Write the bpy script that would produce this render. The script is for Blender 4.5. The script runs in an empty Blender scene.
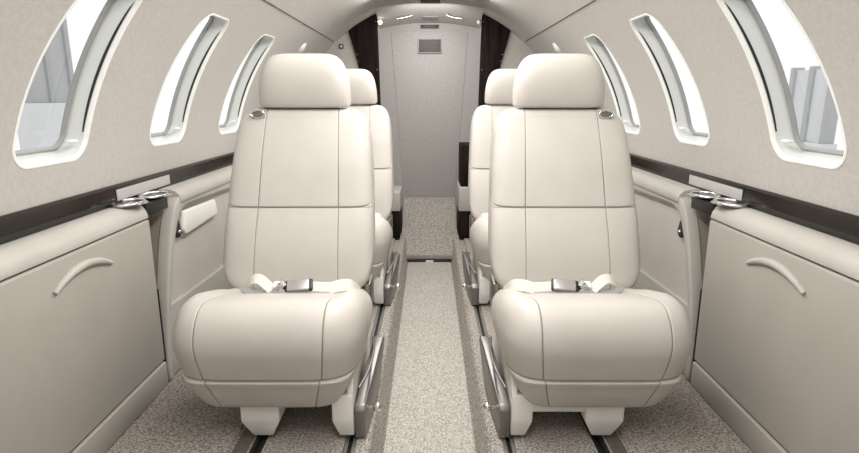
import bpy, bmesh, math, random
from mathutils import Vector, Matrix
random.seed(7)
S = bpy.context.scene
COL = S.collection
PI = math.pi

# ------------------------------------------------------------------ helpers
def link(o, parent=None):
    COL.objects.link(o)
    if parent is not None:
        o.parent = parent
    return o

def mesh_obj(name, verts, faces, mat, parent=None, smooth=True, ang=35, label=None):
    me = bpy.data.meshes.new(name)
    me.from_pydata([tuple(v) for v in verts], [], faces)
    bm = bmesh.new(); bm.from_mesh(me)
    bmesh.ops.remove_doubles(bm, verts=bm.verts, dist=1e-6)
    bmesh.ops.recalc_face_normals(bm, faces=bm.faces)
    bm.to_mesh(me); bm.free()
    return fin(name, me, mat, parent, smooth, ang, label)

def fin(name, me, mat, parent, smooth, ang, label):
    me.materials.append(mat)
    if smooth:
        for p in me.polygons: p.use_smooth = True
        me.set_sharp_from_angle(angle=math.radians(ang))
    o = bpy.data.objects.new(name, me)
    link(o, parent)
    if label: o['label'] = label
    return o

def bm_obj(name, bm, mat, parent=None, smooth=True, ang=35, label=None):
    me = bpy.data.meshes.new(name)
    bmesh.ops.recalc_face_normals(bm, faces=bm.faces)
    bm.to_mesh(me); bm.free()
    return fin(name, me, mat, parent, smooth, ang, label)

def thing(name, label, cat, loc=(0, 0, 0), group=None, rz=0):
    o = bpy.data.objects.new(name, None)
    o.empty_display_size = .05
    o.location = loc; o.rotation_euler = (0, 0, rz)
    link(o); tag(o, label, cat, group)
    return o

def tag(o, label, cat, group=None):
    o['label'] = label; o['category'] = cat
    if group: o['group'] = group
    return o

def struct(o):
    o['kind'] = 'structure'
    return o

def add_box(bm, lo, hi, bev=0, seg=2):
    lo = Vector(lo); hi = Vector(hi)
    lo, hi = Vector([min(a, b) for a, b in zip(lo, hi)]), Vector([max(a, b) for a, b in zip(lo, hi)])
    r = bmesh.ops.create_cube(bm, size=1, matrix=Matrix.Translation((lo + hi) / 2) @ Matrix.Diagonal((*(hi - lo), 1)))
    if bev:
        vs = r['verts']; es = list({e for v in vs for e in v.link_edges})
        bmesh.ops.bevel(bm, geom=es, offset=bev, segments=seg, profile=.5, affect='EDGES')
    return bm

def box(name, lo, hi, mat, parent=None, bev=.002, seg=2, label=None):
    bm = bmesh.new(); add_box(bm, lo, hi, bev, seg)
    return bm_obj(name, bm, mat, parent, label=label)

def prism(name, poly, axis, a, b, mat, parent=None, bev=0, seg=2, label=None):
    """poly in the plane perpendicular to axis ('x': (y,z), 'y': (x,z), 'z': (x,y)), extruded a->b"""
    def P(p, t):
        return {'x': (t, p[0], p[1]), 'y': (p[0], t, p[1]), 'z': (p[0], p[1], t)}[axis]
    bm = bmesh.new()
    v0 = [bm.verts.new(P(p, a)) for p in poly]; v1 = [bm.verts.new(P(p, b)) for p in poly]
    bm.faces.new(v0); bm.faces.new(v1)
    n = len(poly)
    for i in range(n):
        bm.faces.new((v0[i], v0[(i + 1) % n], v1[(i + 1) % n], v1[i]))
    bmesh.ops.recalc_face_normals(bm, faces=bm.faces)
    if bev:
        es = [e for e in bm.edges if e.calc_face_angle(0) > .5]
        bmesh.ops.bevel(bm, geom=es, offset=bev, segments=seg, profile=.5, affect='EDGES')
    return bm_obj(name, bm, mat, parent, label=label)

def tube_geo(path, r, n=10, closed=False, vs=None, fs=None, flat=1.0, up=(0, 0, 1)):
    vs = [] if vs is None else vs; fs = [] if fs is None else fs
    path = [Vector(p) for p in path]; m = len(path); base = len(vs)
    for i, p in enumerate(path):
        if closed: t = (path[(i + 1) % m] - path[i - 1]).normalized()
        else: t = (path[min(i + 1, m - 1)] - path[max(i - 1, 0)]).normalized()
        u = Vector(up)
        if abs(t.dot(u)) > .98: u = Vector((1, 0, 0))
        a = t.cross(u).normalized(); b = a.cross(t).normalized()
        rr = r[i] if isinstance(r, (list, tuple)) else r
        for k in range(n):
            th = 2 * PI * k / n
            vs.append(p + a * math.cos(th) * rr + b * math.sin(th) * rr * flat)
    for i in range(m if closed else m - 1):
        j = (i + 1) % m
        for k in range(n):
            l = (k + 1) % n
            fs.append((base + i * n + k, base + i * n + l, base + j * n + l, base + j * n + k))
    if not closed:
        fs.append(tuple(base + k for k in range(n))); fs.append(tuple(base + (m - 1) * n + k for k in range(n)))
    return vs, fs

def tube(name, path, r, mat, parent=None, n=10, closed=False, flat=1.0, up=(0, 0, 1), label=None):
    vs, fs = tube_geo(path, r, n, closed, flat=flat, up=up)
    return mesh_obj(name, vs, fs, mat, parent, ang=50, label=label)

def smooth_path(pts, sub=6):
    pts = [Vector(p) for p in pts]; out = []
    for i in range(len(pts) - 1):
        p0 = pts[max(i - 1, 0)]; p1 = pts[i]; p2 = pts[i + 1]; p3 = pts[min(i + 2, len(pts) - 1)]
        for k in range(sub):
            t = k / sub
            out.append(.5 * ((2 * p1) + (p2 - p0) * t + (2 * p0 - 5 * p1 + 4 * p2 - p3) * t * t + (3 * p1 - p0 - 3 * p2 + p3) * t ** 3))
    out.append(pts[-1])
    return out

def ribbon(name, path, wdir, width, thick, mat, parent=None, label=None):
    """strap along path; wdir: list of width directions (one per input point) or one"""
    path = [Vector(p) for p in path]
    n = len(path); vs = []; fs = []
    for i, p in enumerate(path):
        t = (path[min(i + 1, n - 1)] - path[max(i - 1, 0)]).normalized()
        w = wdir[i] if isinstance(wdir, list) else wdir
        w = Vector(w); w = (w - t * w.dot(t)).normalized(); nn = t.cross(w)
        for a, b in ((-1, -1), (1, -1), (1, 1), (-1, 1)):
            vs.append(p + w * a * width / 2 + nn * b * thick / 2)
    for i in range(n - 1):
        for k in range(4):
            l = (k + 1) % 4
            fs.append((i * 4 + k, i * 4 + l, i * 4 + 4 + l, i * 4 + 4 + k))
    fs.append((0, 1, 2, 3)); fs.append(tuple(4 * n - 4 + k for k in range(4)))
    return mesh_obj(name, vs, fs, mat, parent, ang=40, label=label)

def catmull_closed(pts, sub=5):
    n = len(pts); out = []
    P = [Vector((p[0], p[1], 0)) for p in pts]
    for i in range(n):
        p0, p1, p2, p3 = P[i - 1], P[i], P[(i + 1) % n], P[(i + 2) % n]
        for k in range(sub):
            t = k / sub
            q = .5 * ((2 * p1) + (p2 - p0) * t + (2 * p0 - 5 * p1 + 4 * p2 - p3) * t * t + (3 * p1 - p0 - 3 * p2 + p3) * t ** 3)
            out.append((q.x, q.y))
    return out

def pillow(name, prof, c, W, n, mat, parent, wf=None, seams=(), notches=(), sd=.004, tn=44, crown=0.0, m=None, bump=None, dark=None):
    """upholstered body: closed side profile (y,z) carried across the width, closing round at both sides"""
    m = m or n
    ts = []
    for k in range(tn + 1):
        a = -PI / 2 + PI * k / tn
        ts.append(math.sin(a))
    ts = [t for t in ts if abs(t) < .9999]
    for s in seams:
        for d in (-.0045, -.0026, -.0013, 0, .0013, .0026, .0045):
            ts.append((s + d) / W)
    ts = sorted(set(round(t, 5) for t in ts))
    vs = []; fs = []; N = len(prof)
    for t in ts:
        k = (1 - abs(t) ** n) ** (1 / m)
        g = 0
        for s in seams:
            g = max(g, sd * math.exp(-((t * W - s) / .0014) ** 2))
        for (y, z) in prof:
            dy, dz = y - c[0], z - c[1]
            L = math.hypot(dy, dz) or 1
            kk = k * (1 + crown * (1 - t * t)) - g / L
            for (nz, ny0, ny1) in notches:
                if ny0 < y < ny1:
                    kk -= sd * math.exp(-((z - nz) / .0016) ** 2) / L
            yy, zz = c[0] + dy * kk, c[1] + dz * kk
            w = W * (wf(zz) if wf else 1)
            if bump: zz += bump(t * W, yy, zz)
            vs.append((t * w, yy, zz))
    NT = len(ts)
    for i in range(NT - 1):
        for j in range(N):
            l = (j + 1) % N
            fs.append((i * N + j, i * N + l, (i + 1) * N + l, (i + 1) * N + j))
    fs.append(tuple(range(N))); fs.append(tuple((NT - 1) * N + j for j in range(N)))
    o = mesh_obj(name, vs, fs, mat, parent, ang=60)
    o.data.materials.append(M['seam'])           # sewn joints: dark thread, with the groove's shade put into the colour
    for p in o.data.polygons:
        c_ = p.center
        if any(abs(c_.x - s) < .0012 for s in seams if wf is None) or (dark and dark(c_.y, c_.z)):
            p.material_index = 1
        elif wf and any(abs(c_.x / wf(c_.z) - s) < .0012 for s in seams):
            p.material_index = 1
    return o

def dup(root, loc, label=None):
    r = root.copy(); COL.objects.link(r); r.location = loc
    if label: r['label'] = label
    for ch in list(root.children):
        c = ch.copy(); COL.objects.link(c); c.parent = r
        for g in list(ch.children):
            d = g.copy(); COL.objects.link(d); d.parent = c
    return r

# ------------------------------------------------------------------ materials
def mat(name, col, rough=.5, metal=0, spec=.5, emit=None, es=0):
    m = bpy.data.materials.new(name); m.use_nodes = True
    b = m.node_tree.nodes['Principled BSDF']
    b.inputs['Base Color'].default_value = (*col, 1)
    b.inputs['Roughness'].default_value = rough
    b.inputs['Metallic'].default_value = metal
    b.inputs['Specular IOR Level'].default_value = spec
    if emit:
        b.inputs['Emission Color'].default_value = (*emit, 1)
        b.inputs['Emission Strength'].default_value = es
    return m

def noise_col(m, c1, c2, scale, detail=4, bump=0, bscale=None, dist=.001, lo=.35, hi=.65, vec_scale=None):
    nt = m.node_tree; N = nt.nodes; L = nt.links; b = N['Principled BSDF']
    tc = N.new('ShaderNodeTexCoord'); src = tc.outputs['Object']
    if vec_scale:
        mp = N.new('ShaderNodeMapping'); mp.inputs['Scale'].default_value = vec_scale
        L.new(src, mp.inputs['Vector']); src = mp.outputs['Vector']
    n = N.new('ShaderNodeTexNoise'); n.inputs['Scale'].default_value = scale; n.inputs['Detail'].default_value = detail
    L.new(src, n.inputs['Vector'])
    r = N.new('ShaderNodeValToRGB')
    r.color_ramp.elements[0].position = lo; r.color_ramp.elements[0].color = (*c1, 1)
    r.color_ramp.elements[1].position = hi; r.color_ramp.elements[1].color = (*c2, 1)
    L.new(n.outputs['Fac'], r.inputs['Fac']); L.new(r.outputs['Color'], b.inputs['Base Color'])
    if bump:
        n2 = N.new('ShaderNodeTexNoise'); n2.inputs['Scale'].default_value = bscale or scale; n2.inputs['Detail'].default_value = 3
        L.new(src, n2.inputs['Vector'])
        bp = N.new('ShaderNodeBump'); bp.inputs['Strength'].default_value = bump; bp.inputs['Distance'].default_value = dist
        L.new(n2.outputs['Fac'], bp.inputs['Height']); L.new(bp.outputs['Normal'], b.inputs['Normal'])
    return m

M = {}
M['leather'] = noise_col(mat('cream_leather', (.68, .62, .55), .5, spec=.35), (.54, .51, .468), (.565, .537, .495), 9, bump=.12, bscale=420, dist=.0006)
M['seam'] = mat('seam_thread_shade', (.33, .305, .27), .8, spec=.1)  # thread colour darkened to carry the shade of the seam groove
M['panel'] = noise_col(mat('console_leather', (.5, .46, .4), .55, spec=.3), (.375, .35, .313), (.40, .373, .335), 6, bump=.12, bscale=380, dist=.0005)
M['pad'] = noise_col(mat('armrest_leather', (.62, .58, .52), .5, spec=.35), (.45, .428, .39), (.48, .457, .418), 8, bump=.12, bscale=420, dist=.0005)
M['lower'] = noise_col(mat('lower_wall_leather', (.25, .22, .19), .6), (.23, .20, .17), (.27, .24, .2), 7)
M['cover'] = noise_col(mat('brown_track_cover', (.12, .1, .09), .6), (.11, .095, .08), (.15, .13, .11), 60)
M['headliner'] = noise_col(mat('suede_headliner', (.56, .52, .47), .95, spec=.1), (.465, .442, .412), (.51, .486, .453), 95, detail=5, bump=.25, bscale=260, dist=.001)
M['grey_fabric'] = noise_col(mat('grey_bulkhead_fabric', (.4, .39, .38), .95, spec=.1), (.34, .325, .31), (.47, .45, .43), 170, detail=5, bump=.25, bscale=300, dist=.001)
M['carpet'] = noise_col(mat('loop_carpet', (.4, .36, .31), .98, spec=.05), (.13, .118, .104), (.57, .525, .47), 170, detail=3, bump=.9, bscale=210, dist=.004, lo=.3, hi=.68)
M['aisle'] = noise_col(mat('aisle_carpet', (.45, .42, .36), .98, spec=.05), (.29, .27, .24), (.63, .59, .54), 230, detail=3, bump=.7, bscale=260, dist=.003, vec_scale=(1, .6, 1), lo=.32, hi=.66)
M['wood'] = noise_col(mat('dark_gloss_wood', (.02, .012, .009), .16, spec=.28), (.008, .006, .005), (.022, .015, .012), 14, vec_scale=(1, .06, 3))
M['darkpanel'] = noise_col(mat('dark_bulkhead_veneer', (.02, .013, .01), .7, spec=.1), (.008, .005, .0045), (.022, .014, .012), 20, vec_scale=(3, 1, .2))
M['reveal'] = mat('window_reveal_plastic', (.64, .655, .63), .22, spec=.5)
M['lip'] = mat('window_lip_white', (.86, .86, .83), .35)
M['gasket'] = mat('window_gasket_grey', (.30, .30, .29), .4)
M['black'] = mat('black_plastic', (.012, .012, .012), .45)
M['slot'] = mat('shade_slot_black', (.01, .012, .015), .6)
M['metal'] = mat('brushed_metal', (.27, .26, .25), .45, metal=1)
M['chrome'] = mat('polished_chrome', (.82, .82, .82), .12, metal=1)
M['silver'] = mat('silver_plate', (.55, .54, .52), .45, metal=.3)
M['white'] = mat('white_plastic', (.80, .78, .74), .4)
M['padwhite'] = mat('white_pad_vinyl', (.88, .865, .83), .4)
M['web'] = noise_col(mat('cream_webbing', (.76, .72, .66), .8, spec=.2), (.70, .66, .60), (.78, .74, .69), 300)
M['lamp'] = mat('lamp_lens', (.9, .9, .88), .3, emit=(1, .97, .9), es=5)
M['buckle'] = mat('buckle_satin_metal', (.5, .49, .48), .35, metal=.7)
M['rail'] = mat('rail_aluminium', (.38, .36, .34), .4, metal=.8)
M['grille'] = mat('grey_grille', (.10, .095, .09), .6)
M['hangar'] = noise_col(mat('hangar_floor', (.8, .8, .8), .6), (.75, .75, .75), (.82, .82, .82), 2)
M['hpanel'] = mat('hangar_grey_panel', (.46, .46, .47), .6)
M['hlight'] = mat('hangar_light_panel', (.68, .69, .70), .6)
M['hdark'] = mat('hangar_panel_rib', (.42, .42, .43), .6)
g = bpy.data.materials.new('window_glass'); g.use_nodes = True
nt = g.node_tree; nt.nodes.clear()
out = nt.nodes.new('ShaderNodeOutputMaterial'); mx = nt.nodes.new('ShaderNodeMixShader')
tr = nt.nodes.new('ShaderNodeBsdfTransparent'); tr.inputs['Color'].default_value = (.95, .96, .96, 1)
gl = nt.nodes.new('ShaderNodeBsdfGlossy'); gl.inputs['Roughness'].default_value = .03
mx.inputs[0].default_value = .06
nt.links.new(tr.outputs[0], mx.inputs[1]); nt.links.new(gl.outputs[0], mx.inputs[2])
nt.links.new(mx.outputs[0], out.inputs[0]); M['glass'] = g

# ------------------------------------------------------------------ camera
F = 560.0; YH = 98.0; H = .83
pitch = math.atan((226.5 - YH) / F)
cam = bpy.data.cameras.new('camera'); cam.sensor_width = 36; cam.lens = F * 36 / 859; cam.clip_start = .02
co = bpy.data.objects.new('camera', cam); COL.objects.link(co)
co.location = (0, 0, H); co.rotation_euler = (PI / 2 - pitch, 0, 0)
S.camera = co

# ------------------------------------------------------------------ cabin shell
Z0, R = .538, .852                                            # fuselage circle
TH_SILL, TH_SEAM, TH_CREASE = math.radians(4.2), math.radians(47.2), math.radians(68.4)
Y_A, Y_P, Y_E = -1.0, 3.6, 3.75
def fus(sg, y, th, off=0):
    """point on the fuselage wall; off > 0 lies outside the headliner"""
    return Vector((sg * (R + off) * math.cos(th), y, Z0 + (R + off) * math.sin(th)))

WIN_Y = (1.249, 1.809, 2.369)
WIN_HW = (.127, .127, .127)
WT0, WT1 = math.radians(10.3), math.radians(39.2)
PY = (.969, 1.529, 2.089, 2.649)                                  # patch boundaries along the cabin

def far_lean(f): return -.012 + .042 * max(0, min(1, f))

def rr_loop(cy, hw, t0, t1, inset=0, rad=.05, n=14, lean=.09):
    """rounded rectangle loop in (y, theta); theta measured in metres of arc inside"""
    a, b = t0 * R, t1 * R
    cz = (a + b) / 2; hh = (b - a) / 2 - inset; hw = hw - inset; r = max(rad - inset, .012)
    pts = []
    for (sx, sy, st) in ((1, 1, 0), (-1, 1, 90), (-1, -1, 180), (1, -1, 270)):
        for k in range(n):
            an = math.radians(st + 90 * k / (n - 1))
            pts.append((sx * (hw - r) + r * math.cos(an), sy * (hh - r) + r * math.sin(an)))
    # densify the straight runs
    out = []
    for i, p in enumerate(pts):
        q = pts[(i + 1) % len(pts)]
        out.append(p)
        L = math.hypot(q[0] - p[0], q[1] - p[1])
        if L > .03:
            for k in range(1, 12): out.append((p[0] + (q[0] - p[0]) * k / 12, p[1] + (q[1] - p[1]) * k / 12))
    res = []
    for p in out:                                             # the near edge leans towards the tail as it rises
        f = (p[1] + (b - a) / 2) / (b - a)
        wgt = max(0, min(1, .5 - p[0] / (2 * hw)))
        far = (far_lean(f) * (1 - wgt)) if lean else 0
        res.append((cy + p[0] + lean * max(0, f) ** 1.6 * wgt + far, (cz + p[1]) / R))
    return res

def make_wall(sg, name):
    vs = []; fs = []
    def add(y, th): vs.append(fus(sg, y, th)); return len(vs) - 1
    def grid(y0, y1, ny, ths):
        ids = [[add(y0 + (y1 - y0) * i / ny, t) for t in ths] for i in range(ny + 1)]
        for i in range(ny):
            for j in range(len(ths) - 1):
                fs.append((ids[i][j], ids[i][j + 1], ids[i + 1][j + 1], ids[i + 1][j]))
    ths = [TH_SILL + (TH_SEAM - TH_SILL) * k / 24 for k in range(25)]
    for w in range(3):
        loop = rr_loop(WIN_Y[w], WIN_HW[w], WT0, WT1)
        y0, y1 = PY[w], PY[w + 1]; cy, ct = WIN_Y[w], (WT0 + WT1) / 2
        outer = []
        for (y, t) in rr_loop(WIN_Y[w], WIN_HW[w], WT0, WT1, lean=0):                                   # shoot each point out to the patch rectangle
            dy, dt = y - cy, t - ct
            k = 1e9
            if dy > 1e-9: k = min(k, (y1 - cy) / dy)
            if dy < -1e-9: k = min(k, (y0 - cy) / dy)
            if dt > 1e-9: k = min(k, (TH_SEAM - ct) / dt)
            if dt < -1e-9: k = min(k, (TH_SILL - ct) / dt)
            outer.append((cy + dy * k, ct + dt * k))
        # pull the nearest point onto each patch corner
        for (yc, tc) in ((y0, TH_SILL), (y0, TH_SEAM), (y1, TH_SILL), (y1, TH_SEAM)):
            j = min(range(len(outer)), key=lambda i: (outer[i][0] - yc) ** 2 + (outer[i][1] - tc) ** 2)
            outer[j] = (yc, tc)
        K = 7; rows = []
        for k in range(K + 1):
            f = k / K
            rows.append([add(a[0] + (b[0] - a[0]) * f, a[1] + (b[1] - a[1]) * f) for a, b in zip(loop, outer)])
        n = len(loop)
        for k in range(K):
            for i in range(n):
                j = (i + 1) % n
                fs.append((rows[k][i], rows[k][j], rows[k + 1][j], rows[k + 1][i]))
    # plain stretches reuse the angles of the window patches so that no hairline opens between them
    ths = sorted({round(t, 7) for (y, t) in outer if abs(y - y1) < 1e-6} | {TH_SILL, TH_SEAM})
    grid(Y_A, PY[0], 10, ths); grid(PY[3], Y_P, 6, ths)
    # lower side wall behind the ledges, to the floor
    lx = .836
    prev = None
    for y in [Y_A + (Y_P - Y_A) * i / 12 for i in range(13)]:
        a = len(vs)
        vs.append(fus(sg, y, TH_SILL)); vs.append(Vector((sg * .85, y, .55)))
        if prev is not None: fs.append((prev, prev + 1, a + 1, a))
        prev = a
    o = struct(mesh_obj(name, vs, fs, M['headliner'], None, ang=60))
    o['label'] = 'pale suede headliner wall on the %s with three windows' % ('left' if sg < 0 else 'right')
    return o

for sg, nm in ((-1, 'wall_left'), (1, 'wall_right')):
    make_wall(sg, nm)
    lw = struct(box('trim_1' if sg < 0 else 'trim_2', (sg * .838, Y_A, -.02), (sg * .856, Y_P, .556), M['lower'], bev=0))
    lw['label'] = 'brown lower side wall behind the %s ledge' % ('left' if sg < 0 else 'right')

# ceiling: side panels between seam and crease, centre channel, sloping header over the aft bay
ceil_v = []; ceil_f = []
def cadd(rows):
    b = len(ceil_v); n = len(rows[0])
    for r_ in rows: ceil_v.extend(r_)
    for i in range(len(rows) - 1):
        for j in range(n - 1):
            ceil_f.append((b + i * n + j, b + i * n + j + 1, b + (i + 1) * n + j + 1, b + (i + 1) * n + j))
ys = [Y_A + (Y_P - Y_A) * i / 12 for i in range(13)]
for sg in (-1, 1):
    ths = [TH_SEAM + .004 + (TH_CREASE - TH_SEAM - .004) * k / 12 for k in range(13)]
    cadd([[fus(sg, y, t, -.004 + .004 * (k / 12)) for k, t in enumerate(ths)] for y in ys])
    cadd([[fus(sg, y, TH_SEAM + .004, -.004), fus(sg, y, TH_SEAM, .012), fus(sg, y, TH_SEAM - .002, 0)] for y in ys])
xc = R * math.cos(TH_CREASE); zc = Z0 + R * math.sin(TH_CREASE)
def czc(x): return zc + .014 + .036 * (1 - (x / xc) ** 2)
xs = [-xc + 2 * xc * k / 16 for k in range(17)]
ysc = [Y_A + (3.36 - Y_A) * i / 10 for i in range(11)]
def header(x, y):
    f = (y - 3.36) / (Y_E - 3.36)
    zz = czc(x) * (1 - f) + f * (1.295 - .035 * (x / xc) ** 2)
    return (x, y, zz)
cadd([[(x, y, czc(x)) for x in xs] for y in ysc])
for sg in (-1, 1):
    cadd([[(sg * xc, y, zc - .0005), (sg * (xc + .001), y, czc(xc) + .001)] for y in [Y_A, 3.36, Y_P]])
cadd([[header(x, 3.36 + (Y_E - 3.36) * i / 6) for x in xs] for i in range(7)])
ce = struct(mesh_obj('ceiling', ceil_v, ceil_f, M['headliner'], None, ang=40))
ce['label'] = 'suede ceiling panels with a shallow centre channel'

# ------------------------------------------------------------------ windows
def make_window(idx, sg, w):
    cy, hw = WIN_Y[w], WIN_HW[w]
    root = bpy.data.objects.new('window_%d' % idx, None); root.empty_display_size = .05
    root.location = fus(sg, cy, WT0); link(root); struct(root)
    side = 'left' if sg < 0 else 'right'
    root['label'] = '%s cabin window on the %s wall' % (('nearest', 'middle', 'farthest')[w], side)
    base = root.location
    def ringmesh(name, rings, m, ang=50):
        n = len(rings[0]); vs = []; fs = []
        for r_ in rings: vs.extend([p - base for p in r_])
        for k in range(len(rings) - 1):
            for i in range(n):
                j = (i + 1) % n
                fs.append((k * n + i, k * n + j, (k + 1) * n + j, (k + 1) * n + i))
        return mesh_obj(name, vs, fs, m, root, ang=ang)
    def ring(inset, off): return [fus(sg, y, t, off) for (y, t) in rr_loop(cy, hw, WT0, WT1, inset)]
    ringmesh('window_lip', [ring(-.006, .002), ring(-.006, -.001), ring(-.003, -.002), ring(.001, -.0012), ring(.003, .001), ring(.0042, .0035), ring(.0045, .006)], M['lip'])
    ringmesh('window_reveal', [ring(.0045, .006), ring(.006, .017), ring(.008, .032), ring(.011, .046)], M['reveal'])
    ringmesh('window_gasket', [ring(.010, .044), ring(.0150, .041), ring(.019, .043), ring(.020, .052), ring(.008, .054)], M['gasket'])
    lp = rr_loop(cy, hw, WT0, WT1, .017)
    # pane: radial fill following the curve
    ctr_y, ctr_t = cy, (WT0 + WT1) / 2
    vs = []; fs = []; n = len(lp); K = 8
    for k in range(K, 0, -1):
        f = k / K
        vs.extend([fus(sg, ctr_y + (y - ctr_y) * f, ctr_t + (t - ctr_t) * f, .048) - base for (y, t) in lp])
    for k in range(K - 1):
        for i in range(n):
            j = (i + 1) % n
            fs.append((k * n + i, k * n + j, (k + 1) * n + j, (k + 1) * n + i))
    fs.append(tuple((K - 1) * n + i for i in range(n)))
    mesh_obj('window_pane', vs, fs, M['glass'], root, ang=60)
    # dark slot of the pleated shade in the far reveal
    a0, a1 = WT0 + .07, WT1 - .045
    vs = []; fs = []
    m_ = 18
    for k in range(m_ + 1):
        t = a0 + (a1 - a0) * k / m_
        wd = .0062 * math.sin(PI * min(1, .06 + k / m_ * .94)) ** .4
        for off, dy in ((.0075, 0), (.0075 + wd, 0), (.0075 + wd, .0009), (.0075, .0009)):
            yy = cy + hw - .0045 - .0020 * (off - .006) / .014 - .0010 + dy * .5
            vs.append(fus(sg, yy + far_lean((t - WT0) / (WT1 - WT0)), t, off) - base)
    for k in range(m_):
        for j in range(4):
            l = (j + 1) % 4
            fs.append((k * 4 + j, k * 4 + l, k * 4 + 4 + l, k * 4 + 4 + j))
    fs.append((0, 1, 2, 3)); fs.append(tuple(m_ * 4 + j for j in range(4)))
    mesh_obj('shade_slot', vs, fs, M['slot'], root, smooth=False)
    p = fus(sg, cy + hw - .042, WT0 + .045, .012) - base
    bm = bmesh.new(); add_box(bm, p - Vector((.008, .018, .004)), p + Vector((.008, .010, .004)), .0035, 3)
    bm_obj('shade_pull', bm, M['white'], root)

i = 1
for sg in (-1, 1):
    for w in range(3):
        make_window(i, sg, w); i += 1

# ------------------------------------------------------------------ floor
AW = .125; AZ = -.12
def strip(name, prof, y0, y1, m, parent=None, closed=False, seg=1, label=None, smooth=True, ang=35):
    """profile (x,z) extruded along y"""
    ys_ = [y0 + (y1 - y0) * k / seg for k in range(seg + 1)]
    vs = []; fs = []; n = len(prof)
    for y in ys_: vs.extend([(x, y, z) for x, z in prof])
    for i in range(seg):
        for j in range(n if closed else n - 1):
            l = (j + 1) % n
            fs.append((i * n + j, i * n + l, (i + 1) * n + l, (i + 1) * n + j))
    if closed:
        fs.append(tuple(range(n))); fs.append(tuple(seg * n + j for j in range(n)))
    return mesh_obj(name, vs, fs, m, parent, smooth=smooth, ang=ang, label=label)

YT = 3.2
vs = []; fs = []
prof = [(-.856, 0), (-.435, 0), (-.435, -.012), (-.405, -.012), (-.405, 0), (-.21, 0), (-.21, -.012), (-.18, -.012), (-.18, 0), (-.158, 0), (-.150, -.004), (-.143, -.014),
        (-.1335, -.112), (-.128, AZ), (-.112, AZ)]
full = prof + [(-x, z) for x, z in reversed(prof)]
fl = struct(strip('floor', full, Y_A, Y_P + .15, M['carpet'], seg=1, ang=40))
fl['label'] = 'speckled beige carpet floor with seat track slots'
ar = struct(box('trim_3', (-.126, Y_A, AZ - .004), (.126, YT, AZ + .004), M['aisle'], bev=.003))
ar['label'] = 'beige carpet runner in the sunken aisle'

# raised outer carpets
for sg, k in ((-1, 4), (1, 5)):
    o = struct(strip('trim_%d' % k, [(sg * .84, 0), (sg * .84, .007), (sg * .492, .007), (sg * .484, .004), (sg * .482, 0)], Y_A, Y_P, M['carpet'], closed=True))
    o['label'] = 'thick speckled carpet beside the %s console' % ('left' if sg < 0 else 'right')

for sg, k in ((-1, 6), (1, 7)):
    o = struct(strip('trim_%d' % k, [(sg * .474, 0), (sg * .474, .003), (sg * .44, .003), (sg * .44, 0)], Y_A, Y_P, M['cover'], closed=True))
    o['label'] = 'smooth brown cover strip along the %s outboard seat track' % ('left' if sg < 0 else 'right')

def rail(sg, x, outer):
    n = 'left' if sg < 0 else 'right'
    t = thing('seat_track', '%s metal seat track in the carpet under the %s seats' % ('dark outboard' if outer else 'light inboard', n), 'seat track', (sg * x, 0, 0), 'seat tracks in the floor')
    m1 = M['black'] if outer else M['rail']
    box('track_base', (-.0145, Y_A, -.0115), (.0145, 3.0, -.0085), M['black'], t, bev=0)
    for s in (-1, 1):
        box('track_flange', (s * .0145, Y_A, -.0085), (s * .005, 3.0, -.0005 if not outer else -.003), M['rail'] if not outer else M['slot'], t, bev=.0008)
    return t
for sg in (-1, 1):
    rail(sg, .42, True); rail(sg, .195, False)

# ------------------------------------------------------------------ forward end: bulkhead with the cockpit doorway
fw = []
for sg in (-1, 1):
    arc = [(sg * (R + .01) * math.cos(a * PI / 180), Z0 + (R + .01) * math.sin(a * PI / 180)) for a in range(2, 66, 7)]
    poly = [(sg * .34, -.02), (sg * .86, -.02)] + arc + [(sg * .34, Z0 + math.sqrt((R + .01) ** 2 - .34 ** 2))]
    o = struct(prism('wall_front_left' if sg < 0 else 'wall_front_right', poly, 'y', Y_A - .03, Y_A, M['headliner']))
    o['label'] = '%s half of the forward bulkhead beside the cockpit doorway' % ('left' if sg < 0 else 'right')

# ------------------------------------------------------------------ aft bay
wr = bpy.data.objects.new('wall_rear', None); wr.location = (0, Y_E, 0); link(wr); struct(wr)
wr['label'] = 'grey fabric rear wall behind the aisle'
prism('rear_panel', [(-.42, -.12), (.42, -.12), (.42, 1.32), (-.42, 1.32)], 'y', 0, .03, M['grey_fabric'], wr)
prism('centre_panel', [(-.165, .05), (.165, .05), (.245, 1.24), (-.245, 1.24)], 'y', -.005, .001, M['grey_fabric'], wr, bev=.0022)

# carpeted step at the aisle end
st = thing('carpeted_step', 'sloping grey carpeted step closing the far end of the aisle', 'step', (0, YT, 0))
prism('step_cover', [(.006, AZ + .012), (.006, AZ + .04), (.03, AZ + .06), (.50, .172), (Y_E - YT - .008, .178), (Y_E - YT - .008, AZ + .012)], 'x', -.172, .172, M['carpet'], st, bev=.004)
box('threshold_bar', (-.13, -.02, AZ + .004), (.13, .004, AZ + .012), M['black'], st, bev=.002)
box('light_plate', (-.022, -.026, AZ + .004), (.022, -.012, AZ + .014), M['white'], st, bev=.002, label='small white plate on the dark threshold bar')

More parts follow.
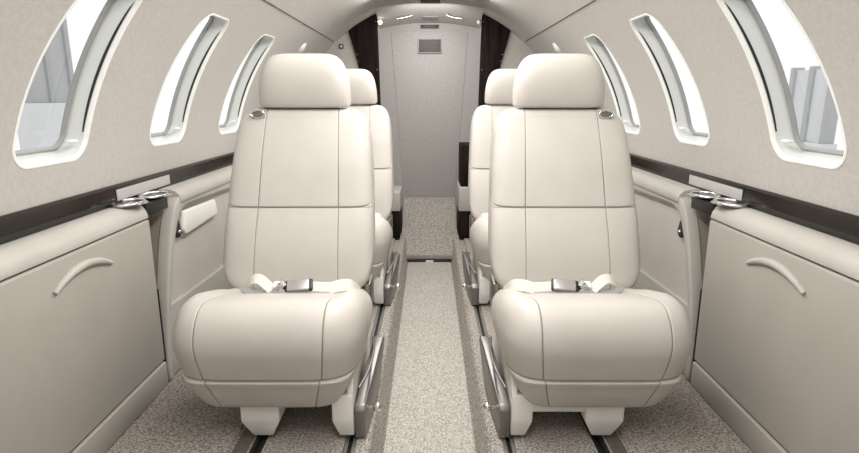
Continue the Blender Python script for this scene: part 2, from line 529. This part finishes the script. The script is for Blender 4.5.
# dark bulkhead panels and their grey outboard panels
def circ(y, t): return (R * math.cos(t), Z0 + R * math.sin(t))
for sg in (-1, 1):
    side = 'left' if sg < 0 else 'right'
    t = thing('bulkhead', 'dark veneer and pale grey fabric bulkhead behind the %s rear headrest' % side, 'bulkhead', (0, Y_P, 0))
    poly = [(.300, .5), (.317, 1.334), (.40, 1.303), (.493, 1.229), (.4387, 1.029), (.405, .8), (.39, .5)]
    prism('veneer', [(sg * a, b) for a, b in poly], 'y', -.02, 0, M['darkpanel'], t, bev=.0015)
    for (sx, sz) in ((.445, 1.09), (.437, 1.05), (.322, 1.00), (.324, 1.28)):
        bm = bmesh.new()
        bmesh.ops.create_cone(bm, cap_ends=True, segments=14, radius1=.0035, radius2=.0025, depth=.004,
                              matrix=Matrix.Translation((sg * sx, -.0222, sz)) @ Matrix.Rotation(PI / 2, 4, 'X'))
        bm_obj('screw', bm, M['chrome'], t)
    t2 = t
    arc = [circ(0, a * PI / 180) for a in range(4, 57, 4)]
    poly = [(.39, .5), (.405, .8), (.4387, 1.029), (.493, 1.229)]
    poly2 = [(.84, .5)] + arc + list(reversed(poly))
    prism('fabric_panel', [(sg * a, b) for a, b in poly2], 'y', -.006, .012, M['headliner'], t2)
    if sg < 0:
        box('emblem', (-.555, -.012, 1.125), (-.527, -.005, 1.152), M['black'], t2, bev=.002, label='small dark square emblem')
        box('emblem_face', (-.549, -.0135, 1.131), (-.533, -.0115, 1.146), M['silver'], t2, bev=.001)
    # low cabinet
    c = thing('aft_cabinet', 'low dark cabinet beside the step, behind the %s rear seat' % side, 'cabinet', (0, 3.28, 0))
    a, b = .178, .40
    def bx(nm, x0, x1, z0, z1, y0, y1, m): box(nm, (sg * x0, y0, z0), (sg * x1, y1, z1), m, c, bev=.006)
    bx('body', a, b, .004, .17, .01, .27, M['darkpanel'])
    bx('padded_top', a - .004, b, .17, .285 if sg < 0 else .315, 0.0, .27, M['pad'])
    if sg > 0: bx('upper_box', a + .006, b, .315, .56, .02, .27, M['darkpanel'])

# vents, sign and lamps of the aft bay
def vent(name, label, cat, x0, x1, z0, z1, y, slats):
    t = thing(name, label, cat, ((x0 + x1) / 2, y, (z0 + z1) / 2))
    w, h = (x1 - x0) / 2, (z1 - z0) / 2
    box('backing', (-w, -.006, -h), (w, 0, h), M['grille'], t, bev=.001)
    bm = bmesh.new()
    for lo, hi in (((-w - .006, -.010, h), (w + .006, 0, h + .006)), ((-w - .006, -.010, -h - .006), (w + .006, 0, -h)),
                   ((-w - .006, -.010, -h), (-w, 0, h)), ((w, -.010, -h), (w + .006, 0, h))):
        add_box(bm, lo, hi, .001)
    bm_obj('frame', bm, M['gasket'], t)
    for k in range(slats):
        z = -h + 2 * h * (k + .5) / slats
        box('slat', (-w, -.009, z - .0025), (w, -.005, z + .0025), M['grille'], t, bev=.0005)
    return t
yb = Y_E - .0055
vent('return_air_grille', 'dark slatted air grille high on the grey rear wall', 'grille', -.068, .072, 1.115, 1.192, yb, 7)
t = thing('lit_sign', 'thin black sign strip just above the rear wall grille', 'sign', (0, Y_E, 1.272))
box('sign_face', (-.055, -.012, -.011), (.058, -.001, .009), M['black'], t, bev=.002)
box('sign_frame', (-.058, -.009, -.014), (.061, -.0005, .012), M['gasket'], t, bev=.002)

def on_header(x, y): return Vector(header(x, y))
def header_frame(x, y):
    p = on_header(x, y); e = 1e-3
    a = (on_header(x + e, y) - p).normalized(); b = (on_header(x, y + e) - p).normalized()
    n = a.cross(b).normalized()
    if n.z > 0: n = -n
    b = n.cross(a)
    return p, Matrix((a, b, n)).transposed()
def header_plate(name, label, cat, x, y, hw, hl, parts):
    p, m = header_frame(x, y)
    t = thing(name, label, cat, p)
    t.rotation_euler = m.to_euler()
    for nm, lo, hi, mm in parts: box(nm, lo, hi, mm, t, bev=.002)
    return t
header_plate('ceiling_sign', 'small grey sign on the sloping ceiling between the two lamps', 'sign', .005, 3.66, 0, 0,
             [('face', (-.048, -.028, .0), (.048, .028, .005), M['gasket'])])
header_plate('ceiling_grille', 'black grille with pale frame in the ceiling at the top of the view', 'grille', .005, 3.40, 0, 0,
             [('frame', (-.068, -.035, 0), (.068, .03, .004), M['silver']), ('backing', (-.058, -.03, .001), (.058, .022, .006), M['black'])])
for sg in (-1, 1):
    p, m = header_frame(sg * .152, 3.60)
    t = thing('reading_lamp', '%s of the two slim glowing ceiling lamps over the aft bay' % ('left' if sg < 0 else 'right'), 'lamp', p, 'aft ceiling lamps')
    t.rotation_euler = m.to_euler()
    pts = smooth_path([(-.048, sg * .018, .003), (-.02, sg * .004, .006), (.015, -sg * .004, .006), (.046, -sg * .012, .003)] if True else [], 5)
    tube('lens', pts, .0075, M['lamp'], t, n=10)
    tube('bezel', [(a.x, a.y, a.z - .003) for a in pts], .0105, M['chrome'], t, n=10)
    # dome spotlight by the bulkhead corner of the opening
    q = thing('spot_lamp', 'small bright spot lamp at the top %s corner of the aft opening' % ('left' if sg < 0 else 'right'), 'lamp', (sg * .298, 3.57, 1.275))
    bm = bmesh.new(); bmesh.ops.create_uvsphere(bm, u_segments=16, v_segments=10, radius=.012); bm_obj('bulb', bm, M['lamp'] if sg < 0 else M['white'], q)
    bm = bmesh.new(); bmesh.ops.create_cone(bm, cap_ends=True, segments=20, radius1=.016, radius2=.013, depth=.01,
                        matrix=Matrix.Translation((sg * .009, .006, .002)) @ Matrix.Rotation(PI / 2, 4, 'Y')); bm_obj('socket', bm, M['chrome'], q)
    # white dome fitting on the side wall over the rear seat
    th = math.asin((1.078 - Z0) / R)
    p = fus(sg, 3.02, th)
    t = thing('wall_lamp', 'white dome lamp on the %s wall above the front headrest' % ('left' if sg < 0 else 'right'), 'lamp', p)
    nrm = Vector((-sg * math.cos(th), 0, -math.sin(th)))
    t.rotation_euler = nrm.to_track_quat('Z', 'Y').to_euler()
    bm = bmesh.new(); bmesh.ops.create_uvsphere(bm, u_segments=20, v_segments=12, radius=.03)
    for v in bm.verts: v.co.z = max(v.co.z, 0) * .4
    bm_obj('dome', bm, M['white'], t)
    bm = bmesh.new(); bmesh.ops.create_cone(bm, cap_ends=True, segments=24, radius1=.038, radius2=.035, depth=.006, matrix=Matrix.Translation((0, 0, .002)))
    bm_obj('base_ring', bm, M['lip'], t)

# ------------------------------------------------------------------ side ledges
for sg in (-1, 1):
    side = 'left' if sg < 0 else 'right'
    # gloss wood rail under the headliner
    o = strip('sill_rail', [(sg * x, z) for x, z in ((.852, .553), (.836, .553), (.833, .556), (.833, .590), (.8355, .598), (.843, .603), (.8535, .603))], Y_A, Y_P, M['wood'], closed=True, ang=30)
    tag(o, 'glossy dark wood rail running along the %s wall below the windows' % side, 'rail')
    box('rail_shade_strip', (sg * .8325, Y_A, .5535), (sg * .8345, Y_P, .5655), M['black'], o, bev=.0005)  # black strip standing in for the shade below the rail
    t = thing('switch_plate', 'pale metal strip plate on the dark %s rail above the cup holders' % side, 'plate', (sg * .833, 1.625, .577))
    box('plate', (-.003, -.155, -.015), (.003, .155, .015), M['silver'], t, bev=.0015)
    box('plate_frame', (-.0015, -.158, -.018), (.0015, .158, .018), M['black'], t, bev=.001)

    # console
    c = thing('side_console', 'beige padded side console with fold-down door along the %s wall' % side, 'console', (sg * .80, .75, 0))
    def lx(x): return sg * x - sg * .80
    def cb(nm, x0, x1, y0, y1, z0, z1, m, bev=.004, seg=3, par=c): return box(nm, (lx(x0), y0 - .75, z0), (lx(x1), y1 - .75, z1), m, par, bev=bev, seg=seg)
    cb('carcass', .792, .836, .02, 1.500, .009, .505, M['panel'])
    pf = [(.836, .551), (.812, .553), (.797, .549), (.785, .540), (.777, .527), (.7735, .514), (.7745, .5085), (.779, .5065), (.836, .5065)]
    strip('top_pad', [(lx(x), z) for x, z in pf], .0 - .75, 1.507 - .75, M['pad'], c, closed=True, ang=50)
    d = cb('door', .7715, .792, .0, 1.508, .0855, .5035, M['panel'], bev=.005)
    arc = [(lx(.7695), y - .75, 440e-3 + .028 * (1 - ((y - 1.195) / .105) ** 2) + .002 * (y - 1.195) / .105) for y in [1.09 + .21 * k / 16 for k in range(17)]]
    rad = [.004 + .0052 * math.sin(PI * (k + .6) / 17.2) ** .6 for k in range(17)]
    tube('pull_handle', arc, rad, M['pad'], d, n=12)
    cb('kick_panel', .7675, .792, .0, 1.506, .0085, .0815, M['panel'], bev=.004)

    cb('gap_shade_strip', .771, .80, 1.5085, 1.5135, .009, .30, M['black'], bev=.0005)  # black colour stands in for shade between console and lining
    # cup holders
    for q, (cy_, cx_, nm) in enumerate(((1.475, .805, 'nearer'), (1.60, .797, 'farther'))):
        t = thing('cup_holder', '%s of two chrome cup holder rings on the %s ledge' % (nm, side), 'cup holder', (sg * cx_, cy_, .5555), 'cup holders on the %s ledge' % side)
        ring_ = [(.047 * math.cos(a) * .72, .052 * math.sin(a), .002) for a in [2 * PI * k / 40 for k in range(40)]]
        tube('ring', ring_, .0042, M['chrome'], t, n=8, closed=True)
        # shallow liner dish
        vs = []; fs = []
        for (f, z) in ((1, .001), (.93, -.0025), (.6, -.003), (.02, -.0032)):
            vs.extend([(a[0] * f, a[1] * f, z) for a in ring_])
        for k in range(3):
            for j in range(40):
                l = (j + 1) % 40; fs.append((k * 40 + j, k * 40 + l, (k + 1) * 40 + l, (k + 1) * 40 + j))
        fs.append(tuple(120 + j for j in range(40)))
        mesh_obj('liner', vs, fs, M['metal'], t, ang=60)
        box('hinge_tab', (-sg * .034 - .009, -.02, -.0025), (-sg * .034 + .009, .02, .0045), M['chrome'], t, bev=.002)

    # ledge shelf joining console and armrest, black for the shade under the cup holders
    o = box('ledge_shelf', (sg * .775, 1.5085, .512), (sg * .836, 1.635, .548), M['black'], bev=.004)
    tag(o, 'short shelf, painted black as recess shade, under the cup holders between console and %s armrest' % side, 'shelf')

    # upholstered side panel beside the front seat
    sp = thing('sidewall_lining', 'cream upholstered wall panel with map pocket beside the %s front seat%s' % (side, ', holding a white pad' if sg < 0 else ''), 'side panel', (sg * .80, 1.7, 0))
    def P(nm, poly, x0, x1, m, bev, par=sp, label=None): return prism(nm, [(y - 1.7, z) for y, z in poly], 'x', lx(x0), lx(x1), m, par, bev=bev, seg=3, label=label)
    edge = [(1.520, .009), (1.520, .06), (1.542, .19), (1.570, .30), (1.604, .40), (1.636, .47), (1.668, .515), (1.715, .540)]
    edge = [(p.x, p.y) for p in smooth_path([(a, b, 0) for a, b in edge], 4)]
    ins = [(1.546, .009), (1.546, .06), (1.568, .19), (1.596, .30), (1.632, .39), (1.668, .455), (1.70, .487), (1.75, .502)]
    ins = [(p.x, p.y) for p in smooth_path([(a, b, 0) for a, b in ins], 4)]
    P('border', edge + [(2.50, .530), (2.50, .480)] + list(reversed(ins)), .768, .806, M['pad'], .006)
    P('inset', ins + [(2.50, .482), (2.50, .009)], .790, .806, M['leather'], 0)
    P('backing', edge + [(2.50, .530), (2.50, .009)], .806, .836, M['lower'], 0)
    P('map_pocket', [(1.549, .010), (1.580, .228), (1.70, .222), (1.9, .216), (2.2, .212), (2.48, .212), (2.48, .010)], .7725, .790, M['pad'], .005)
    arm = [(.836, .556), (.800, .556), (.782, .551), (.770, .540), (.765, .525), (.768, .512), (.778, .506), (.836, .506)]
    strip('armrest', [(lx(x), z) for x, z in arm], 1.70 - 1.7, 2.50 - 1.7, M['pad'], sp, closed=True, ang=50)
    # teardrop latch
    la = [(1.655, .418), (1.668, .413), (1.680, .418), (1.684, .430), (1.678, .446), (1.668, .466), (1.660, .446), (1.652, .430)]
    la = [(1.682 + (a - 1.668) * 1.3, .438 + (b - .436) * 1.3) for a, b in la]
    l_ = P('latch', la, .774, .7898, M['black'], .002)
    p = Vector((lx(.7735), 1.682 - 1.7, .428)); bm = bmesh.new()
    bmesh.ops.create_uvsphere(bm, u_segments=14, v_segments=8, radius=.006, matrix=Matrix.Translation(p)); bm_obj('latch_button', bm, M['chrome'], l_)
    if sg < 0:
        pad = thing('white_pad', 'white padded flap hanging on the left side panel beside the front seat', 'pad', (sg * .80, 1.7, 0))
        P('flap', [(1.708, .428), (1.724, .484), (1.985, .476), (2.0, .420), (1.73, .408)], .770, .784, M['padwhite'], .005, pad)
        P('flap_back', [(1.706, .416), (1.716, .476), (1.96, .468), (2.005, .404), (1.725, .396)], .784, .7898, M['silver'], .002, pad)

# rear side armrest ledges
for sg in (-1, 1):
    side = 'left' if sg < 0 else 'right'
    t = thing('sidewall_lining', 'cream padded wall panel beside the %s rear seat' % side, 'side panel', (sg * .80, 2.6, 0))
    def lx(x): return sg * x - sg * .80
    strip('panel', [(lx(x), z) for x, z in ((.836, .009), (.79, .009), (.79, .505), (.836, .505))], -.05, .97, M['pad'], t, closed=True)
    strip('armrest', [(lx(x), z) for x, z in ((.836, .556), (.80, .556), (.782, .551), (.770, .540), (.765, .525), (.768, .512), (.778, .506), (.836, .506))], -.05, .97, M['pad'], t, closed=True, ang=50)

# ------------------------------------------------------------------ seats
def make_seat(sg, label, loc):
    """sg: -1 = left seat (aisle on its +x side); built about the seat's own base point, y = 1.40 in the cabin"""
    t = thing('cabin_seat', label, 'seat', loc, 'cream leather cabin seats')
    A = -sg                                     # direction of the aisle
    y0 = 1.40
    def pf(pts, sub=5): return catmull_closed([(y - y0, z) for y, z in pts], sub)
    # cushion
    cp = [(1.183, .192), (1.1795, .197), (1.1695, .230), (1.162, .270), (1.170, .310), (1.195, .344), (1.235, .362), (1.29, .358), (1.36, .342), (1.44, .320), (1.52, .298),
          (1.60, .280), (1.63, .260), (1.62, .225), (1.56, .195), (1.45, .188), (1.32, .186), (1.215, .187)]
    def cwf(z): return .93 + .07 * max(0, min(1, (z - .19) / .09)) ** .75
    def bol(x, y, z):                           # raised side bolsters
        f = max(0, min(1, (abs(x) - .135) / .06)); f = f * f * (3 - 2 * f)
        h = max(0, min(1, (z - .26) / .05)); g_ = max(0, min(1, (y + y0 - 1.22) / .10))
        return .016 * f * h * g_ - .006 * (1 - f) * h * g_
    pillow('cushion', pf(cp), (1.40 - y0, .195), .233, 6.5, M['leather'], t, seams=(-.146, .146), sd=.0035, tn=48, m=3.6, bump=bol, wf=cwf, dark=lambda y, z: y < .10 and z < .1972)
    # front apron under the seam
    ap = [(1.1835, .191), (1.188, .165), (1.203, .130), (1.220, .103), (1.25, .097), (1.40, .096), (1.55, .100), (1.60, .13), (1.61, .190), (1.45, .194), (1.28, .194)]
    def awf(z): return .83 + .17 * max(0, min(1, (z - .097) / .095)) ** .9
    apn = pillow('front_apron', pf(ap, 4), (1.40 - y0, .192), .2145, 9, M['leather'], t, m=4.2, wf=awf, seams=(-.133, .133), sd=.003, tn=40)
    bm = bmesh.new(); bmesh.ops.create_uvsphere(bm, u_segments=12, v_segments=8, radius=.004, matrix=Matrix.Translation((A * .008, 1.1975 - y0, .152)))
    bm_obj('snap_button', bm, M['black'], apn)
    # backrest
    rec = (1.745 - 1.53) / (.80 - .29)
    def fy(z): return 1.53 + (z - .29) * rec
    bp = []
    for z, b in ((.30, -.002), (.34, .004), (.40, .010), (.46, .010), (.505, .005), (.5125, .0035), (.515, .0025), (.5175, .0035), (.525, .005), (.58, .008), (.65, .010), (.72, .006), (.765, .000)):
        bp.append((fy(z) - b, z))
    bp += [(fy(.788) + .006, .789), (fy(.80) + .03, .799), (fy(.80) + .075, .797), (fy(.77) + .125, .775), (fy(.68) + .14, .68), (fy(.55) + .14, .55), (fy(.42) + .13, .42), (fy(.32) + .12, .32), (fy(.28) + .07, .275), (fy(.285) + .02, .279)]
    def bwf(z):
        f = max(0, min(1, (z - .30) / .50))
        return 1.0 - .11 * f ** 1.5
    pillow('backrest', pf(bp), (1.70 - y0, .545), .224, 9, M['leather'], t, m=5.5, wf=bwf, seams=(-.122, .122), notches=((.515, 1.5 - y0, 1.66 - y0),), sd=.0038, tn=48, dark=lambda y, z: abs(z - .515) < .0018 and y < 1.66 - y0)
    # headrest
    hy = 1.735
    hp = [(hy + .004, .812), (hy - .002, .845), (hy - .002, .885), (hy + .006, .920), (hy + .026, .948), (hy + .060, .963), (hy + .10, .955), (hy + .125, .925), (hy + .13, .88), (hy + .12, .83), (hy + .10, .803), (hy + .05, .800), (hy + .015, .801)]
    def hwf(z): return 1.03 - .085 * max(0, min(1, (z - .82) / .14)) ** 1.6
    pillow('headrest', pf(hp), (hy + .062 - y0, .815), .135, 6.5, M['leather'], t, wf=hwf, tn=44, m=3.6)
    # shoulder harness guide on the outboard shoulder
    g_ = bmesh.new()
    add_box(g_, (-A * .134 - .020, 1.733 - y0, .764), (-A * .134 + .020, 1.765 - y0, .790), .004)
    hg = bm_obj('harness_guide', g_, M['metal'], t)
    tube('guide_loop', [(-A * .134 + .020 * math.cos(a), 1.731 - y0, .782 + .011 * math.sin(a)) for a in [2 * PI * k / 20 for k in range(20)]], .0028, M['chrome'], hg, n=8, closed=True, up=(0, 1, 0))
    ribbon('harness_strap', [(-A * .134, 1.750 - y0, .792), (-A * .134, 1.79 - y0, .800), (-A * .134, 1.86 - y0, .775)], (1, 0, 0), .034, .003, M['web'], hg)
    # pedestal: cross beam and two legs
    def leg(nm, x0t, x1t, x0b, x1b, m=M['leather']):
        bm = bmesh.new()
        vt = []
        for (z, a, b, ya, yb_) in ((.125, x0t, x1t, 1.232, 1.62), (.055, x0t, x1t, 1.232, 1.62), (.012, x0b, x1b, 1.240, 1.61)):
            vt.append([bm.verts.new((A * x, y - y0, z)) for x, y in ((a, ya), (b, ya), (b, yb_), (a, yb_))])
        for k in range(2):
            for j in range(4):
                l = (j + 1) % 4; bm.faces.new((vt[k][j], vt[k][l], vt[k + 1][l], vt[k + 1][j]))
        bm.faces.new(vt[0]); bm.faces.new(vt[2])
        bmesh.ops.recalc_face_normals(bm, faces=bm.faces)
        bmesh.ops.bevel(bm, geom=list(bm.edges), offset=.004, segments=2, profile=.5, affect='EDGES')
        return bm_obj(nm, bm, M['white'], t)
    leg('leg', -.076, .019, -.050, -.002)
    leg('leg', .148, .200, .164, .200)
    box('cross_beam', (A * -.070, (1.285 if sg < 0 else 1.236) - y0, .085 if sg < 0 else .078), (A * .20, 1.60 - y0, .118), M['white'], t, bev=.006)
    for xx in (A * (sg * .42 - loc[0]), A * (sg * .195 - loc[0])):
        box('track_foot', (A * xx - .0042, 1.285 - y0, -.0082), (A * xx + .0042, 1.60 - y0, .013), M['black'], t, bev=.0005)
    prism('side_plate', [(y - y0, z) for y, z in ((1.234, .06), (1.234, .115), (1.25, .16), (1.30, .205), (1.52, .235), (1.60, .22), (1.60, .06))], 'x', A * .186, A * .2005, M['white'], t, bev=.003)
    # metal track guard on the aisle side
    gp = [(1.242, .004), (1.242, .078), (1.252, .092), (1.50, .132), (1.555, .138), (1.580, .124), (1.565, .098), (1.50, .050), (1.38, .006)]
    gd = prism('track_guard', [(y - y0, z) for y, z in gp], 'x', A * .2015, A * .2285, M['metal'], t, bev=.003)
    for v in gd.data.vertices:                  # toes out a little towards the rear
        v.co.x += A * .022 * (v.co.y - (1.242 - y0)) / .33
    tube('lever_stem', [(A * .226, 1.262 - y0, .080), (A * .254, 1.259 - y0, .080)], .0055, M['chrome'], gd, n=12)
    bm = bmesh.new(); bmesh.ops.create_uvsphere(bm, u_segments=16, v_segments=10, radius=.0115, matrix=Matrix.Translation((A * .257, 1.259 - y0, .080)))
    bm_obj('lever_knob', bm, M['chrome'], gd)
    tube('release_cable', smooth_path([(A * .222, 1.52 - y0, .15), (A * .236, 1.40 - y0, .17), (A * .235, 1.30 - y0, .165), (A * .215, 1.245 - y0, .14)]), .0035, M['metal'], t, n=8)
    box('recline_plate', (A * .195, 1.56 - y0, .21), (A * .214, 1.66 - y0, .30), M['metal'], t, bev=.006)
    # lap belt lying in the crease
    def at(x, y, z): return (A * x, y - y0, z)
    bl = bmesh.new()
    add_box(bl, (-.037, -.018, -.011), (.037, .018, .011), .004)
    bmesh.ops.transform(bl, matrix=Matrix.Translation(at(.030, 1.462, .325)) @ Matrix.Rotation(math.radians(34), 4, 'X') @ Matrix.Rotation(A * .12, 4, 'Z'), verts=bl.verts)
    b = bm_obj('seat_belt', bl, M['black'], t, label='cream lap belt with metal buckle lying across the cushion')
    bl = bmesh.new()
    add_box(bl, (-.032, -.0195, .002), (.028, .014, .015), .003)
    bmesh.ops.transform(bl, matrix=Matrix.Translation(at(.030, 1.462, .325)) @ Matrix.Rotation(math.radians(34), 4, 'X') @ Matrix.Rotation(A * .12, 4, 'Z'), verts=bl.verts)
    bm_obj('buckle_lid', bl, M['buckle'], b)
    bm = bmesh.new(); add_box(bm, (-.018, -.011, -.003), (.018, .011, .003), .002)
    bmesh.ops.transform(bm, matrix=Matrix.Translation(at(-.022, 1.455, .330)) @ Matrix.Rotation(math.radians(55), 4, 'X') @ Matrix.Rotation(A * .5, 4, 'Y'), verts=bm.verts)
    bm_obj('latch_tongue', bm, M['chrome'], b)
    bm = bmesh.new(); add_box(bm, (-.006, -.007, -.010), (.006, .007, .012), .003)
    bmesh.ops.transform(bm, matrix=Matrix.Translation(at(-.012, 1.452, .340)) @ Matrix.Rotation(A * -.4, 4, 'Y'), verts=bm.verts)
    bm_obj('adjuster_bar', bm, M['chrome'], b)
    pts = smooth_path([at(.188, 1.520, .288), at(.172, 1.478, .322), at(.145, 1.462, .329), at(.11, 1.456, .323), at(.055, 1.460, .325)], 6)
    ribbon('belt_strap', pts, (0, .66, .75), .034, .0028, M['web'], b)
    pts = smooth_path([at(-.165, 1.535, .285), at(-.128, 1.485, .312), at(-.100, 1.466, .343), at(-.076, 1.458, .347), at(-.052, 1.450, .330), at(-.034, 1.446, .316), at(-.012, 1.452, .320)], 6)
    ribbon('belt_strap', pts, (0, .75, .66), .030, .0028, M['web'], b)
    pts = smooth_path([at(-.118, 1.452, .322), at(-.10, 1.440, .318), at(-.06, 1.434, .316), at(.0, 1.436, .315), at(.06, 1.444, .314), at(.115, 1.452, .315)], 6)
    ribbon('belt_strap', pts, (0, .95, .25), .022, .003, M['gasket'], b, label='grey strip under the belt, shade put into its colour')  # grey ribbon painted as the shade under the belt
    return t

XS = .381
L1 = make_seat(-1, 'left front cream leather seat, nearest on the left of the aisle', (-XS - .006, 1.40, 0))
R1 = make_seat(1, 'right front cream leather seat, nearest on the right of the aisle', (XS + .02, 1.40, 0))
dup(L1, (-XS - .006, 2.315, 0), 'left rear cream leather seat, half hidden behind the left front seat')
dup(R1, (XS + .02, 2.315, 0), 'right rear cream leather seat, half hidden behind the right front seat')

# ------------------------------------------------------------------ hangar outside
o = struct(box('floor_hangar', (-14, -10, -1.3), (14, 30, -1.25), M['hangar'], bev=0)); o['label'] = 'pale hangar floor outside the windows'
def hpanel(label, x, y, z0, z1, hl, ms, mp):
    t = thing('hangar_panel', label, 'panel', (x, y, -1.25))
    box('sheet', (-.05, -hl, z0 + 1.25), (.05, hl, z1 + 1.25), ms, t, bev=.01)
    box('plinth', (-.12, -hl - .1, 0), (.12, hl + .1, z0 + 1.25), M['hlight'], t, bev=.01)
    for k in range(3):
        yy = -hl + 2 * hl * k / 2
        box('post', (-.09, yy - .06, z0 + 1.25), (.09, yy + .06, z1 + 1.3), mp, t, bev=.01)
    return t
hpanel('grey hangar screen seen through the nearest left window', -6.5, 9.8, .75, 2.3, .6, M['hpanel'], M['hdark'])
hpanel('grey hangar screen seen through the nearest right window', 6.5, 9.75, .1, 1.3, .5, M['hlight'], M['hpanel'])

# ------------------------------------------------------------------ light
w = bpy.data.worlds.new('world'); S.world = w; w.use_nodes = True
bg = w.node_tree.nodes['Background']; bg.inputs['Color'].default_value = (1, 1, 1, 1); bg.inputs['Strength'].default_value = 1.0

def area(name, loc, sx, sy, power, rot=(0, 0, 0), col=(1, .95, .88)):
    l = bpy.data.lights.new(name, 'AREA'); l.shape = 'RECTANGLE'; l.size = sx; l.size_y = sy; l.energy = power; l.color = col
    o = bpy.data.objects.new(name, l); o.location = loc; o.rotation_euler = rot; COL.objects.link(o); return o
for sg in (-1, 1):                             # unseen strips added beside the centre channel to brighten the upper walls
    area('upper_wash_fill', (sg * .27, 1.1, 1.318), 4.0, .03, 6, rot=(PI / 2 - .25, 0, -sg * PI / 2), col=(1, .985, .965))
area('ceiling_light_strip', (0, 1.7, 1.33), .09, 3.0, 27, col=(1, .985, .965))
area('ceiling_up_fill', (0, 0.9, 1.30), .06, 3.6, 5, rot=(PI, 0, 0), col=(1, .985, .965))  # unseen upward strip added to brighten the ceiling
area('aft_wall_fill', (0, 3.36, 1.30), .3, .1, 1.7, rot=(.75, 0, 0), col=(1, .985, .965))  # added fill tilted at the rear wall, no fitting modelled

S.view_settings.view_transform = 'Standard'
S.view_settings.look = 'None'
S.view_settings.gamma = 1
S.view_settings.use_curve_mapping = False
S.view_settings.exposure = 0.16
